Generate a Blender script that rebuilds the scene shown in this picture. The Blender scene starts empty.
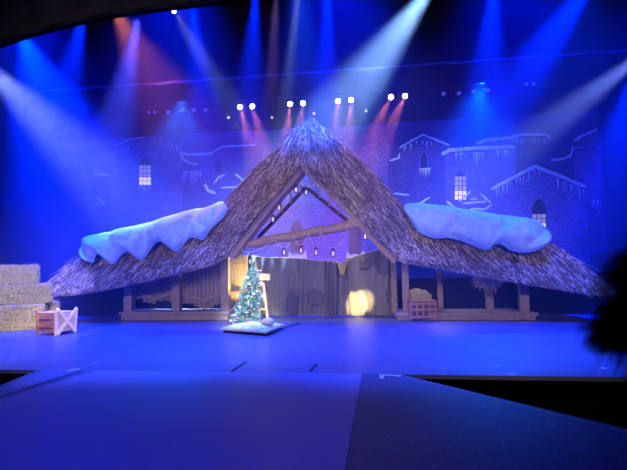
import bpy, math, random
from mathutils import Vector, Matrix, noise

random.seed(7)
C = bpy.context.scene.collection
scn = bpy.context.scene
R = math.radians

# ------------------------------------------------------------------ camera
F = 480.0
CAM = Vector((0, 0, 1.6))
cam_d = bpy.data.cameras.new('camera')
cam = bpy.data.objects.new('camera', cam_d)
C.objects.link(cam)
cam_d.sensor_width = 36.0
cam_d.lens = 36.0 * F / 627.0
cam_d.clip_end = 200
CM = (Matrix.Rotation(R(7.5), 4, 'Z') @ Matrix.Rotation(R(90 + 3.46), 4, 'X') @ Matrix.Rotation(-0.018, 4, 'Z'))
cam.matrix_world = Matrix.Translation(CAM) @ CM
cam_d.dof.use_dof = True
cam_d.dof.focus_distance = 13.0
cam_d.dof.aperture_fstop = 1.7
scn.camera = cam

# ------------------------------------------------------------------ view + world
scn.view_settings.view_transform = 'Standard'
scn.view_settings.look = 'None'
scn.view_settings.gamma = 1
scn.view_settings.use_curve_mapping = False
scn.view_settings.exposure = 0.0
scn.cycles.use_denoising = True
scn.cycles.use_adaptive_sampling = False
scn.cycles.max_bounces = 5
scn.cycles.volume_bounces = 0
scn.cycles.sample_clamp_indirect = 4
w = bpy.data.worlds.new('world')
scn.world = w
w.use_nodes = True
w.node_tree.nodes['Background'].inputs[0].default_value = (0.004, 0.01, 0.09, 1)
w.node_tree.nodes['Background'].inputs[1].default_value = 0.3


def ray(px, py):
    return (CM.to_3x3() @ Vector(((px - 313.5) / F, -(py - 235) / F, -1))).normalized()


def at(px, py, Y):
    """point of the stage at depth Y seen at this spot of the photograph"""
    d = ray(px, py)
    return CAM + d * ((Y - CAM.y) / d.y)


def fl(px, py, z=0.0):
    d = ray(px, py)
    return CAM + d * ((z - CAM.z) / d.z)


# ------------------------------------------------------------------ lights
BLUE = (0.0, 0.014, 1.0)
WHITE = (0.45, 0.62, 1.0)
PINK = (1.0, 0.22, 0.28)


def spot(name, loc, target, power, color, size, blend=0.5, soft=0.08):
    l = bpy.data.lights.new(name, 'SPOT')
    l.energy = power
    l.color = color
    l.spot_size = R(size)
    l.spot_blend = blend
    l.shadow_soft_size = soft
    o = bpy.data.objects.new(name, l)
    C.objects.link(o)
    o.location = loc
    o.rotation_euler = (Vector(target) - Vector(loc)).to_track_quat('-Z', 'Y').to_euler()
    return o


# moving-head beams in the haze: (source px, px the beam runs towards, depth, power, colour, cone)
BK = 4.2
BEAMS = [
    ((-30, 50), (110, 185), 14.5, 8500, (0.36, 0.48, 1.0), 17),
    ((20, 30), (70, 150), 14.8, 30000, BLUE, 34),
    ((84, 12), (60, 120), 14.8, 14000, BLUE, 20),
    ((138, 18), (118, 120), 14.8, 14000, (0.06, 0.07, 1.0), 18),
    ((112, 5), (175, 120), 14.9, 1500, (1.0, 0.22, 0.12), 30),
    ((174, 11), (228, 100), 14.9, 5500, WHITE, 12),
    ((192, 5), (206, 120), 15.0, 12000, BLUE, 17),
    ((256, -12), (250, 90), 15.0, 13000, BLUE, 16),
    ((276, -10), (272, 90), 15.0, 3500, (0.35, 0.2, 0.6), 9),
    ((299, -14), (287, 90), 15.0, 5000, WHITE, 7),
    ((328, -14), (325, 100), 15.0, 17000, BLUE, 15),
    ((440, -24), (345, 105), 15.0, 24000, (0.26, 0.50, 1.0), 19),
    ((495, -22), (485, 100), 15.0, 15000, BLUE, 20),
    ((600, -30), (500, 110), 15.0, 22000, BLUE, 20),
    ((655, 45), (490, 170), 14.6, 7000, (0.22, 0.32, 1.0), 14),
    ((640, 60), (605, 200), 14.8, 12000, BLUE, 24),
    ((10, 90), (50, 200), 16.5, 5000, BLUE, 34),
]
for i, (s, t, Y, p, c, a) in enumerate(BEAMS):
    spot('beam', at(s[0], s[1], Y), at(t[0], t[1], Y + 0.25), p * BK, c, a * 1.45, 1.0, 0.1)

# added unseen blue fills that brighten the upstage haze
for x in (-12, -6.5, -1, 4.5, 9.5):
    spot('haze_fill', (x, 14.9, 12.5), (x, 15.1, 0), 16000, (0.0, 0.008, 1.0), 75, 1.0, 0.3)
# blue top wash over the open stage floor
for x, y, p in ((-9, 10.2, 1.0), (-4.5, 10.0, 1.1), (0, 10.0, 1.1), (4.5, 10.2, 1.0)):
    spot('wash', (x, y, 9.5), (x, y + 0.3, 0), 28000 * p, (0.004, 0.045, 1.0), 54, 0.8, 0.3)
# blue back light on the roof and its snow
spot('back_wash', (-7, 16.6, 7.6), (-6.2, 14.2, 2.8), 10000, (0.0, 0.12, 1.0), 66, 0.8, 0.2)
spot('back_wash', (3.6, 16.6, 7.6), (2.8, 14.2, 2.8), 10000, (0.0, 0.12, 1.0), 66, 0.8, 0.2)
# front light from the balcony rail: lavender on the set, blue fill on the backdrop
spot('front_light', (-7, -6, 7.5), (-3.5, 14, 2.2), 7500, (0.92, 0.74, 0.76), 36, 0.6, 0.3)
spot('front_light', (5, -6, 7.5), (0.5, 14, 2.2), 7500, (0.92, 0.74, 0.76), 36, 0.6, 0.3)
spot('apex_light', (-1.9, 12.0, 9.9), (-1.9, 13.7, 5.7), 30000, (0.004, 0.06, 1.0), 24, 0.9, 0.2)
spot('drop_wash', (-7, 15.4, 1.2), (-7, 18.8, 4.2), 480, (0.28, 0.20, 1.0), 110, 0.9, 0.3)
spot('drop_wash', (-1.5, 15.4, 1.2), (-1.5, 18.8, 4.2), 480, (0.28, 0.20, 1.0), 110, 0.9, 0.3)
spot('drop_wash', (4.5, 15.4, 1.2), (4.5, 18.8, 4.2), 480, (0.28, 0.20, 1.0), 110, 0.9, 0.3)
# blue fill added from an unseen source to brighten the apron
spot('apron_fill', (-3.5, 1.0, 8.5), (-3.0, 5.0, 0), 3600, (0.02, 0.03, 1.0), 62, 0.9, 0.3)
# white special on the tree, warm special on the crate, gobo pool on the curtain
T0 = fl(245, 328)
spot('tree_special', (T0.x + 2.0, 2.0, 7.5), (T0.x + .1, T0.y, 0.6), 17000, (0.92, 1.0, 0.72), 11, 0.7, 0.1)
K0 = fl(60, 333)
spot('crate_special', (K0.x + 5.5, 5.0, 5.5), (K0.x, K0.y, 0.3), 3600, (1.0, 0.82, 0.62), 14, 0.6, 0.1)
spot('bale_fill', (-4.5, 6.0, 6.0), at(15, 300, 12.2), 5000, (1.0, 0.88, 0.36), 26, 0.6, 0.1)  # added yellow fill that tints the hay, no known fixture
G0 = at(357, 304, 14.6)
spot('curtain_special', (G0.x + 0.3, 8.0, 5.6), G0, 36000, (1.0, 0.76, 0.28), 4.6, 0.35, 0.05)
spot('curtain_special', (G0.x - 0.3, 8.0, 5.6), at(366, 300, 14.6), 17000, (1.0, 0.76, 0.28), 3.6, 0.35, 0.05)
# warm light inside the hut: grazes the curtain tops and falls on the plank door
D0 = at(239, 275, 14.4)
spot('door_special', (D0.x + 1.1, 14.15, 0.35), D0 + Vector((0, 0, -.1)), 700, (1.0, 0.86, 0.14), 62, 0.5, 0.05)
for x in (-3.3, -2.1, -0.9, 0.3):
    spot('inner_warm', (x, 14.78, 3.3), (x, 14.72, 1.8), 150, (1.0, 0.76, 0.10), 58, 0.7, 0.04)
spot('deck_warm', (1.9, 15.4, 2.3), (2.3, 14.2, 0.2), 90, (1.0, 0.78, 0.35), 80, 0.6, 0.05)


# ------------------------------------------------------------------ materials
def nt(name):
    m = bpy.data.materials.new(name)
    m.use_nodes = True
    return m, m.node_tree, m.node_tree.nodes['Principled BSDF']


def mat(name, c1, c2=None, scale=8, rough=0.7, stretch=(1, 1, 1), metal=0.0, bump=0.0, emit=None, es=0.0, detail=4, spec=0.5):
    m, t, b = nt(name)
    b.inputs['Roughness'].default_value = rough
    b.inputs['Metallic'].default_value = metal
    b.inputs['Specular IOR Level'].default_value = spec
    c2 = c2 or tuple(v * 0.7 for v in c1)
    tc = t.nodes.new('ShaderNodeTexCoord')
    mp = t.nodes.new('ShaderNodeMapping')
    mp.inputs['Scale'].default_value = stretch
    n = t.nodes.new('ShaderNodeTexNoise')
    n.inputs['Scale'].default_value = scale
    n.inputs['Detail'].default_value = detail
    r = t.nodes.new('ShaderNodeValToRGB')
    r.color_ramp.elements[0].position = 0.3
    r.color_ramp.elements[1].position = 0.7
    r.color_ramp.elements[0].color = (*c2, 1)
    r.color_ramp.elements[1].color = (*c1, 1)
    t.links.new(tc.outputs['Object'], mp.inputs[0])
    t.links.new(mp.outputs[0], n.inputs['Vector'])
    t.links.new(n.outputs['Fac'], r.inputs[0])
    t.links.new(r.outputs[0], b.inputs['Base Color'])
    if bump:
        bp = t.nodes.new('ShaderNodeBump')
        bp.inputs['Strength'].default_value = bump
        bp.inputs['Distance'].default_value = 0.03
        t.links.new(n.outputs['Fac'], bp.inputs['Height'])
        t.links.new(bp.outputs[0], b.inputs['Normal'])
    if emit:
        b.inputs['Emission Color'].default_value = (*emit, 1)
        b.inputs['Emission Strength'].default_value = es
    return m


def brick_mat(name, c1, c2, mortar, scale, bw=0.5, rh=0.25, es=0.0):
    m, t, b = nt(name)
    b.inputs['Roughness'].default_value = 0.9
    tc = t.nodes.new('ShaderNodeTexCoord')
    sx = t.nodes.new('ShaderNodeSeparateXYZ')
    cb = t.nodes.new('ShaderNodeCombineXYZ')
    br = t.nodes.new('ShaderNodeTexBrick')
    br.inputs['Color1'].default_value = (*c1, 1)
    br.inputs['Color2'].default_value = (*c2, 1)
    br.inputs['Mortar'].default_value = (*mortar, 1)
    br.inputs['Scale'].default_value = scale
    br.inputs['Mortar Size'].default_value = 0.035
    br.inputs['Mortar Smooth'].default_value = 0.6
    br.inputs['Brick Width'].default_value = bw
    br.inputs['Row Height'].default_value = rh
    n = t.nodes.new('ShaderNodeTexNoise')
    n.inputs['Scale'].default_value = 3.0
    ma = t.nodes.new('ShaderNodeVectorMath')
    ma.operation = 'SCALE'
    ma.inputs[3].default_value = 0.22
    ad = t.nodes.new('ShaderNodeVectorMath')
    t.links.new(tc.outputs['Object'], sx.inputs[0])
    t.links.new(sx.outputs['X'], cb.inputs['X'])
    t.links.new(sx.outputs['Z'], cb.inputs['Y'])
    t.links.new(cb.outputs[0], n.inputs['Vector'])
    t.links.new(n.outputs['Color'], ma.inputs[0])
    t.links.new(cb.outputs[0], ad.inputs[0])
    t.links.new(ma.outputs[0], ad.inputs[1])
    t.links.new(ad.outputs[0], br.inputs['Vector'])
    t.links.new(br.outputs['Color'], b.inputs['Base Color'])
    return m


M = {}
M['floor'] = mat('stage_floor', (0.075, 0.08, 0.11), (0.05, 0.055, 0.08), 1.3, 0.36, (1, 2.5, 1), bump=0.02)
M['apron'] = mat('grey_vinyl', (0.20, 0.19, 0.25), (0.15, 0.145, 0.20), 0.8, 0.42, bump=0.03)
M['deck'] = mat('black_deck', (0.055, 0.055, 0.075), (0.038, 0.038, 0.055), 2, 0.5)
M['strip'] = mat('edge_strip', (0.14, 0.14, 0.2), (0.10, 0.10, 0.16), 2, 0.5)
M['black'] = mat('black_drape', (0.006, 0.006, 0.009), (0.004, 0.004, 0.006), 3, 1.0, spec=0.0)
M['velvet'] = mat('dark_velvet', (0.006, 0.006, 0.012), (0.004, 0.004, 0.008), 3, 0.9, spec=0.05)
M['thatch'] = mat('thatch_base', (0.07, 0.05, 0.035), (0.03, 0.022, 0.018), 14, 0.95, (3, 3, 1), bump=0.5, spec=0.0)
M['straw'] = mat('straw', (0.82, 0.66, 0.46), (0.48, 0.36, 0.24), 9, 0.8, (1, 1, 1), spec=0.2)
M['strawdark'] = mat('dark_straw', (0.22, 0.15, 0.10), (0.07, 0.05, 0.035), 9, 0.9, spec=0.1)
M['fascia'] = mat('fascia_board', (0.36, 0.26, 0.20), (0.26, 0.18, 0.14), 4, 0.8, bump=0.1)
M['wood'] = mat('weathered_wood', (0.30, 0.22, 0.18), (0.18, 0.13, 0.10), 7, 0.8, (8, 8, 0.8), bump=0.15)
M['log'] = mat('log_wood', (0.42, 0.28, 0.22), (0.26, 0.17, 0.13), 5, 0.8, (1, 6, 6), bump=0.2)
M['darkwood'] = mat('dark_wood', (0.10, 0.055, 0.045), (0.06, 0.035, 0.03), 6, 0.8)
M['pinewood'] = mat('pine_wood', (0.62, 0.46, 0.22), (0.45, 0.32, 0.15), 6, 0.75, (8, 8, 0.8))
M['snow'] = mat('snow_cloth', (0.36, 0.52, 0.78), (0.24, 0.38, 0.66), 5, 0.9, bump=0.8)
M['whitesnow'] = mat('white_cloth', (0.50, 0.50, 0.44), (0.26, 0.26, 0.22), 9, 0.9, bump=1.0)
M['litwood'] = mat('yellow_lit_wood', (0.68, 0.50, 0.20), (0.34, 0.22, 0.07), 6, 0.8)  # yellow light on the sign is put into this wood colour
M['lit_cloth'] = mat('warm_lit_cloth', (0.45, 0.38, 0.10), None, 6, 0.9)  # warm light put into the cloth colour as yellow
M['cratepanel'] = mat('crate_boards', (0.52, 0.38, 0.29), (0.40, 0.28, 0.21), 5, 0.8, (1, 1, 8))
M['curtain'] = mat('burlap', (0.21, 0.195, 0.175), (0.15, 0.14, 0.125), 5, 0.95, (6, 6, 1), bump=0.1, spec=0.1)
M['curtain2'] = mat('burlap_patch', (0.12, 0.105, 0.10), (0.09, 0.08, 0.075), 12, 0.95)
M['stitch'] = mat('stitch', (0.03, 0.025, 0.02), None, 12, 0.9)
M['hay'] = mat('hay', (0.46, 0.38, 0.22), (0.20, 0.16, 0.09), 26, 0.95, (1, 1, 1), bump=1.0, spec=0.1)
M['hayblade'] = mat('hay_blade', (0.60, 0.50, 0.28), (0.22, 0.18, 0.10), 20, 0.9)
M['cratelight'] = mat('crate_pine', (0.78, 0.62, 0.48), (0.62, 0.47, 0.36), 5, 0.75, (1, 1, 8))
M['cratedark'] = mat('crate_dark_red', (0.42, 0.20, 0.16), (0.28, 0.13, 0.10), 5, 0.8, (1, 1, 8))
M['needle'] = mat('fir_green', (0.12, 0.30, 0.14), (0.03, 0.10, 0.05), 12, 0.7)
M['bark'] = mat('bark', (0.12, 0.08, 0.05), None, 12, 0.9)
M['red'] = mat('red_ball', (0.55, 0.03, 0.02), None, 3, 0.3)
M['gold'] = mat('gold_ball', (0.75, 0.42, 0.10), None, 3, 0.3)
M['cream'] = mat('cream_ball', (0.8, 0.72, 0.62), None, 3, 0.35)
M['sack'] = mat('sackcloth', (0.32, 0.28, 0.22), (0.22, 0.19, 0.15), 9, 0.95, bump=0.3)
M['steel'] = mat('black_steel', (0.03, 0.03, 0.035), None, 8, 0.5, metal=0.4)
M['rope'] = mat('rope', (0.62, 0.52, 0.44), None, 30, 0.9)
M['lampbody'] = mat('lamp_body', (0.02, 0.02, 0.025), None, 4, 0.6)
M['lamp_on'] = mat('lamp_warm', (1, 0.9, 0.8), None, 4, 0.3, emit=(1.0, 0.50, 0.40), es=30)
M['unlit_lens_glow'] = mat('unlit_lens_glow', (0.5, 0.5, 0.8), (0.06, 0.06, 0.1), 24, 0.2, emit=(0.35, 0.35, 1.0), es=0.12)  # faint emission added to lenses of lamps that are off
M['lamp_yellow'] = mat('lamp_yellow', (1, 0.9, 0.2), None, 4, 0.3, emit=(1.0, 0.85, 0.15), es=0.9)
M['lamp_white'] = mat('lamp_white', (1, 1, 1), None, 4, 0.3, emit=(0.6, 0.75, 1.0), es=10)
M['candle'] = mat('candle_glow', (1, 0.9, 0.8), None, 4, 0.3, emit=(1.0, 0.72, 0.62), es=0.8)
M['lampglass'] = mat('lantern_glass', (0.35, 0.32, 0.5), (0.25, 0.22, 0.38), 9, 0.2)
M['skydrop'] = mat('backdrop_night', (0.057, 0.066, 0.264), (0.035, 0.040, 0.176), 0.5, 0.95, spec=0.05)
M['groundrow'] = mat('backdrop_dusk', (0.008, 0.008, 0.03), None, 0.5, 0.95, spec=0.05)
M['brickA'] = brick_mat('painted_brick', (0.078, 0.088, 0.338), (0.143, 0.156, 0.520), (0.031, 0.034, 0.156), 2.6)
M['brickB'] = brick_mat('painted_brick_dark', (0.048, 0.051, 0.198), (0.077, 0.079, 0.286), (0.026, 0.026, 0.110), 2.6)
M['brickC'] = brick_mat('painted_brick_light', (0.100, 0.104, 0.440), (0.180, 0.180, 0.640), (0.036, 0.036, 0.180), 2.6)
M['quoin'] = mat('painted_quoin', (0.10, 0.11, 0.34), (0.06, 0.065, 0.22), 5, 0.9)
M['psnow'] = mat('painted_snow', (0.55, 0.90, 0.98), (0.38, 0.68, 0.85), 6, 0.95)
M['pice'] = mat('painted_icicle', (0.42, 0.70, 0.90), None, 6, 0.95)
M['pdark'] = mat('painted_opening', (0.008, 0.008, 0.035), None, 6, 0.95)
M['pwin'] = mat('painted_window_glow', (0.5, 0.5, 0.5), (0.15, 0.15, 0.3), 3, 0.9, emit=(0.60, 0.52, 0.50), es=0.28)  # painted panes given emission; the flat drop holds no lamps
M['pwin2'] = mat('painted_window_warm', (0.8, 0.7, 0.4), (0.5, 0.4, 0.2), 4, 0.9, emit=(1.0, 0.80, 0.36), es=0.8)  # warm emission put into the lower painted panes
M['skin'] = mat('skin', (0.45, 0.27, 0.2), None, 5, 0.6)
M['hair'] = mat('dark_hair', (0.07, 0.035, 0.03), (0.03, 0.016, 0.014), 20, 0.55)
M['shirt'] = mat('dark_jacket', (0.02, 0.02, 0.025), None, 6, 0.9)
M['tape'] = mat('white_tape', (0.75, 0.75, 0.75), None, 12, 0.8)
M['tapepink'] = mat('orange_tape', (0.8, 0.3, 0.2), None, 12, 0.8)
M['tapeblack'] = mat('black_tape', (0.01, 0.01, 0.015), None, 12, 0.9)
M['hem'] = mat('border_hem', (0.07, 0.065, 0.09), None, 3, 0.9)

# ------------------------------------------------------------------ mesh helpers
WOFF = {}


class MB:
    def __init__(s):
        s.v = []
        s.f = []
        s.smooth = False

    def add(s, vs, fs):
        k = len(s.v)
        s.v += [Vector(v) for v in vs]
        s.f += [tuple(k + i for i in f) for f in fs]
        return s

    def box(s, c, size, rot=None, taper=1.0):
        c = Vector(c)
        hx, hy, hz = (q / 2 for q in size)
        vs = []
        for z in (-1, 1):
            t = taper if z > 0 else 1
            for x, y in ((-1, -1), (1, -1), (1, 1), (-1, 1)):
                p = Vector((x * hx * t, y * hy * t, z * hz))
                if rot is not None:
                    p = rot @ p
                vs.append(c + p)
        return s.add(vs, [(0, 3, 2, 1), (4, 5, 6, 7), (0, 1, 5, 4), (1, 2, 6, 5), (2, 3, 7, 6), (3, 0, 4, 7)])

    def bar(s, a, b, wy, wz, up=(0, 1, 0)):
        """rectangular bar from a to b; wy = width along `up`, wz = the other width"""
        a, b = Vector(a), Vector(b)
        d = (b - a).normalized()
        u = Vector(up)
        u = (u - d * u.dot(d)).normalized()
        n = d.cross(u)
        vs = []
        for p in (a, b):
            for x, y in ((-1, -1), (1, -1), (1, 1), (-1, 1)):
                vs.append(p + u * x * wy / 2 + n * y * wz / 2)
        return s.add(vs, [(0, 3, 2, 1), (4, 5, 6, 7), (0, 1, 5, 4), (1, 2, 6, 5), (2, 3, 7, 6), (3, 0, 4, 7)])

    def tube(s, pts, r, n=6, cap=True):
        pts = [Vector(p) for p in pts]
        rs = r if isinstance(r, (list, tuple)) else [r] * len(pts)
        k = len(s.v)
        prev = None
        for i, p in enumerate(pts):
            d = (pts[min(i + 1, len(pts) - 1)] - pts[max(i - 1, 0)])
            d = d.normalized() if d.length > 1e-9 else Vector((0, 0, 1))
            u = prev or (Vector((0, 1, 0)) if abs(d.y) < 0.9 else Vector((1, 0, 0)))
            u = (u - d * u.dot(d)).normalized()
            prev = u
            q = d.cross(u)
            for j in range(n):
                a = 2 * math.pi * j / n
                s.v.append(p + (u * math.cos(a) + q * math.sin(a)) * rs[i])
        for i in range(len(pts) - 1):
            for j in range(n):
                a, b = k + i * n + j, k + i * n + (j + 1) % n
                s.f.append((a, b, b + n, a + n))
        if cap:
            s.f.append(tuple(k + j for j in range(n))[::-1])
            s.f.append(tuple(k + (len(pts) - 1) * n + j for j in range(n)))
        return s

    def prism(s, poly, dv):
        """poly: list of 3D points, extruded by dv"""
        dv = Vector(dv)
        n = len(poly)
        vs = [Vector(p) for p in poly] + [Vector(p) + dv for p in poly]
        fs = [tuple(range(n)), tuple(range(2 * n - 1, n - 1, -1))]
        fs += [(i, i + n, (i + 1) % n + n, (i + 1) % n) for i in range(n)]
        return s.add(vs, fs)

    def sphere(s, c, r, nu=12, nv=8, scale=(1, 1, 1), wob=0.0, seed=0):
        c = Vector(c)
        vs = []
        for i in range(nv + 1):
            th = math.pi * i / nv
            for j in range(nu):
                ph = 2 * math.pi * j / nu
                d = Vector((math.sin(th) * math.cos(ph), math.sin(th) * math.sin(ph), math.cos(th)))
                k = 1 + (wob * noise.noise(d * 2.5 + Vector((seed, 0, 0))) if wob else 0)
                vs.append(c + Vector((d.x * scale[0], d.y * scale[1], d.z * scale[2])) * r * k)
        fs = []
        for i in range(nv):
            for j in range(nu):
                a, b = i * nu + j, i * nu + (j + 1) % nu
                fs.append((a, a + nu, b + nu, b))
        s.smooth = True
        return s.add(vs, fs)

    def grid(s, fn, nu, nv, close_back=None):
        k = len(s.v)
        for i in range(nu + 1):
            for j in range(nv + 1):
                s.v.append(Vector(fn(i / nu, j / nv)))
        for i in range(nu):
            for j in range(nv):
                a = k + i * (nv + 1) + j
                s.f.append((a, a + nv + 1, a + nv + 2, a + 1))
        return s

    def blade(s, p, d, w, L, droop=0.0, seg=2):
        d = Vector(d).normalized()
        side = d.cross(Vector((random.uniform(-1, 1), -1.2, random.uniform(-.6, .6)))).normalized() * w / 2
        k = len(s.v)
        for i in range(seg + 1):
            t = i / seg
            q = p + d * L * t + Vector((0, 0, -droop * t * t))
            ww = side * (1 - 0.75 * t)
            s.v += [q - ww, q + ww]
        for i in range(seg):
            a = k + 2 * i
            s.f.append((a, a + 1, a + 3, a + 2))
        return s

    def build(s, name, m, parent=None, smooth=None):
        me = bpy.data.meshes.new(name)
        if parent is None:
            xs = [v.x for v in s.v]; ys = [v.y for v in s.v]; zs = [v.z for v in s.v]
            off = Vector(((min(xs) + max(xs)) / 2, (min(ys) + max(ys)) / 2, min(zs)))
        else:
            off = WOFF[parent.name]
        me.from_pydata([v - off for v in s.v], [], s.f)
        me.materials.append(m)
        if smooth if smooth is not None else s.smooth:
            me.polygons.foreach_set('use_smooth', [True] * len(me.polygons))
        me.update()
        o = bpy.data.objects.new(name, me)
        C.objects.link(o)
        if parent is None:
            o.location = off
        else:
            o.parent = parent
        WOFF[o.name] = off
        return o


def tag(o, label=None, cat=None, group=None, kind=None):
    for k, v in (('label', label), ('category', cat), ('group', group), ('kind', kind)):
        if v:
            o[k] = v
    return o


def thing(name, loc, label, cat, group=None, rz=0):
    o = bpy.data.objects.new(name, None)
    o.empty_display_size = 0.1
    C.objects.link(o)
    o.location = loc
    o.rotation_euler = (0, 0, rz)
    WOFF[o.name] = Vector(loc)
    return tag(o, label, cat, group)


def struct(name, mb, m):
    return tag(mb.build(name, m), kind='structure')


def bevel(o, wd=0.01):
    b = o.modifiers.new('bevel', 'BEVEL')
    b.width = wd
    b.segments = 2
    return o


def copy_tree(o, parent=None):
    c = o.copy()
    C.objects.link(c)
    c.parent = parent
    for ch in list(o.children):
        copy_tree(ch, c)
    return c


def lerp(a, b, t):
    return a + (b - a) * t


def poly_at(pts, t):
    """point at t in 0..1 on a polyline (by index)"""
    x = t * (len(pts) - 1)
    i = min(int(x), len(pts) - 2)
    return pts[i].lerp(pts[i + 1], x - i)


def cr(pts, n):
    """smooth curve through points"""
    out = []
    P = [pts[0]] + list(pts) + [pts[-1]]
    for i in range(1, len(P) - 2):
        for k in range(n):
            t = k / n
            a, b, c, d = P[i - 1], P[i], P[i + 1], P[i + 2]
            out.append(0.5 * ((2 * b) + (c - a) * t + (2 * a - 5 * b + 4 * c - d) * t * t + (3 * b - a - 3 * c + d) * t ** 3))
    out.append(P[-2])
    return out


# ------------------------------------------------------------------ the building shell
YE = fl(360, 374).y                     # stage front edge
XL, XR, YB, ZC = -19.0, 13.5, 21.5, 14.0
struct('floor', MB().box(((XL + XR) / 2, (YE + YB) / 2, -0.03), (XR - XL, YB - YE, 0.06)), M['floor'])


def ext(a, b, k):
    return a + (b - a) * k


la, lb = fl(42, 368.5), fl(0, 386)
lb2 = ext(la, lb, 4.2)
ra, rb = fl(402, 379), fl(627, 432)
rb2 = ext(ra, rb, 1.9)
la.y = ra.y = YE - 0.004
pas = [la, ra, Vector((rb2.x, rb2.y, 0)), Vector((rb2.x, -2.5, 0)), Vector((lb2.x, -2.5, 0)), Vector((lb2.x, lb2.y, 0))]
for p in pas:
    p.z = 0
struct('floor', MB().prism(pas, (0, 0, -0.3)), M['deck'])
# the big grey vinyl panel laid on the apron
m1, m2, m3, m4 = fl(95, 371), fl(362, 374.5), fl(345, 470), fl(0, 400)
q3 = ext(m2, m3, 1.8)
q4 = ext(m1, m4, 2.3)
pan = [m1, m2, q3, Vector((q4.x, q3.y, 0)), q4]
for p in pan:
    p.z = 0.012
pan[0].y = pan[1].y = YE - 0.03
tag(MB().prism(pan, (0, 0, -0.010)).build('vinyl_floor_panel', M['apron']), 'large grey vinyl panel laid flat on the front walkway, pale against the black deck', 'floor panel')
# lighter strip along the left rim of the walkway
s1, s2 = fl(46, 370), fl(80, 370.8)
st = [s1, s2, ext(s2, fl(0, 397), 2.0), ext(s1, fl(0, 388.5), 2.2)]
for p in st:
    p.z = 0.008
tag(MB().prism(st, (0, 0, -0.007)).build('rim_strip', M['strip']), 'narrow blue-grey strip edging the walkway beside the left pit', 'floor strip')
struct('floor', MB().box((-3, 2.0, -2.3), (32, 11.5, 0.2)), M['black'])          # bottom of the orchestra pit
struct('wall_left', MB().box((XL - 0.1, 9, 6), (0.2, 26, 17)), M['black'])
struct('wall_right', MB().box((XR + 0.1, 9, 6), (0.2, 26, 17)), M['black'])
struct('wall_back', MB().box(((XL + XR) / 2, YB + 0.1, 6), (XR - XL + .4, 0.2, 17)), M['black'])
struct('ceiling', MB().box(((XL + XR) / 2, 9, ZC + 0.1), (XR - XL + .4, 26, 0.2)), M['black'])
struct('wall_front', MB().box(((XL + XR) / 2, YE + 1.2, -1.15), (XR - XL, 0.2, 2.1)), M['black'])   # the pit wall under the stage front

# haze
hz = MB().box(((XL + XR) / 2, (10.8 + YB) / 2, 6.9), (XR - XL - 0.1, YB - 10.8 - 0.1, 13.7))
hm = bpy.data.materials.new('stage_haze')
hm.use_nodes = True
t = hm.node_tree
t.nodes.remove(t.nodes['Principled BSDF'])
vs_ = t.nodes.new('ShaderNodeVolumeScatter')
vs_.inputs['Density'].default_value = 0.013
vs_.inputs['Anisotropy'].default_value = 0.2
vs_.inputs['Color'].default_value = (0.9, 0.92, 1, 1)
t.links.new(vs_.outputs[0], t.nodes['Material Output'].inputs['Volume'])
tag(hz.build('stage_haze', hm), 'thin theatrical haze filling the air above the stage', 'haze', kind='stuff')

# ------------------------------------------------------------------ borders and valance
def border(name, pa, pb, Y, height, label, hem=False):
    a, b = at(*pa, Y), at(*pb, Y)
    a = ext(b, a, 1.15)
    b = ext(a, b, 1.15)
    z = (a.z + b.z) / 2
    n = 260
    mb = MB()

    def fn(u, v):
        return Vector((lerp(a.x, b.x, u), Y + 0.03 * math.sin(u * 120), z + v * height))
    mb.grid(fn, n, 1)
    mb.grid(lambda u, v: fn(u, v) + Vector((0, 0.03, 0)), n, 1)
    r = thing(name, ((a.x + b.x) / 2, Y, z), label, 'curtain')
    mb.build('cloth', M['black'], r, True)
    if hem:
        MB().grid(lambda u, v: Vector((lerp(a.x, b.x, u), Y - 0.07 + 0.03 * math.sin(u * 120), z + v * 0.09)), n, 1).build('hem', M['hem'], r, True)


border('border_curtain', (0, 97), (627, 52), 15.9, 5.0, 'black border curtain across the stage above the row of warm lamps', True)
border('border_curtain', (95, 139), (600, 112), 19.2, 6.0, 'black border curtain directly above the painted village backdrop')


def valance():
    Y = 8.6
    px = [(-60, 70), (0, 47), (40, 34), (75, 25), (110, 18), (157, 11), (200, 6), (262, -4), (330, -14), (420, -24), (700, -52)]
    pts = cr([at(x, y, Y) for x, y in px], 10)
    top = 9.6
    r = thing('swag_valance', (pts[0].x, Y, pts[0].z), 'dark swagged velvet valance hanging across the top left of the stage opening', 'curtain')
    L = [0]
    for i in range(1, len(pts)):
        L.append(L[-1] + (pts[i] - pts[i - 1]).length)

    def fn(u, v):
        p = poly_at(pts, u)
        s = (p.x * 1.0) / 0.95
        h = p.z + v * (top - p.z)
        # swag folds: stacked arcs
        f = s - math.floor(s)
        arc = 4 * f * (1 - f)
        q = (h - p.z + 0.28 * arc) * 9
        return Vector((p.x, Y - 0.05 * (0.5 + 0.5 * math.sin(q * 1.5)) - 0.16 * arc, h))
    mb = MB()
    mb.grid(fn, 320, 60)
    mb.grid(lambda u, v: poly_at(pts, u) + Vector((0, 0.05, v * (top - poly_at(pts, u).z))), 60, 2)
    mb.build('velvet_swags', M['velvet'], r, True)
    MB().tube([p + Vector((0, -0.1, 0.01)) for p in pts], 0.035, 6).build('hem', M['velvet'], r)


valance()

# ------------------------------------------------------------------ painted backdrop
YD = 19.0
DZ = 0.0


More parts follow.
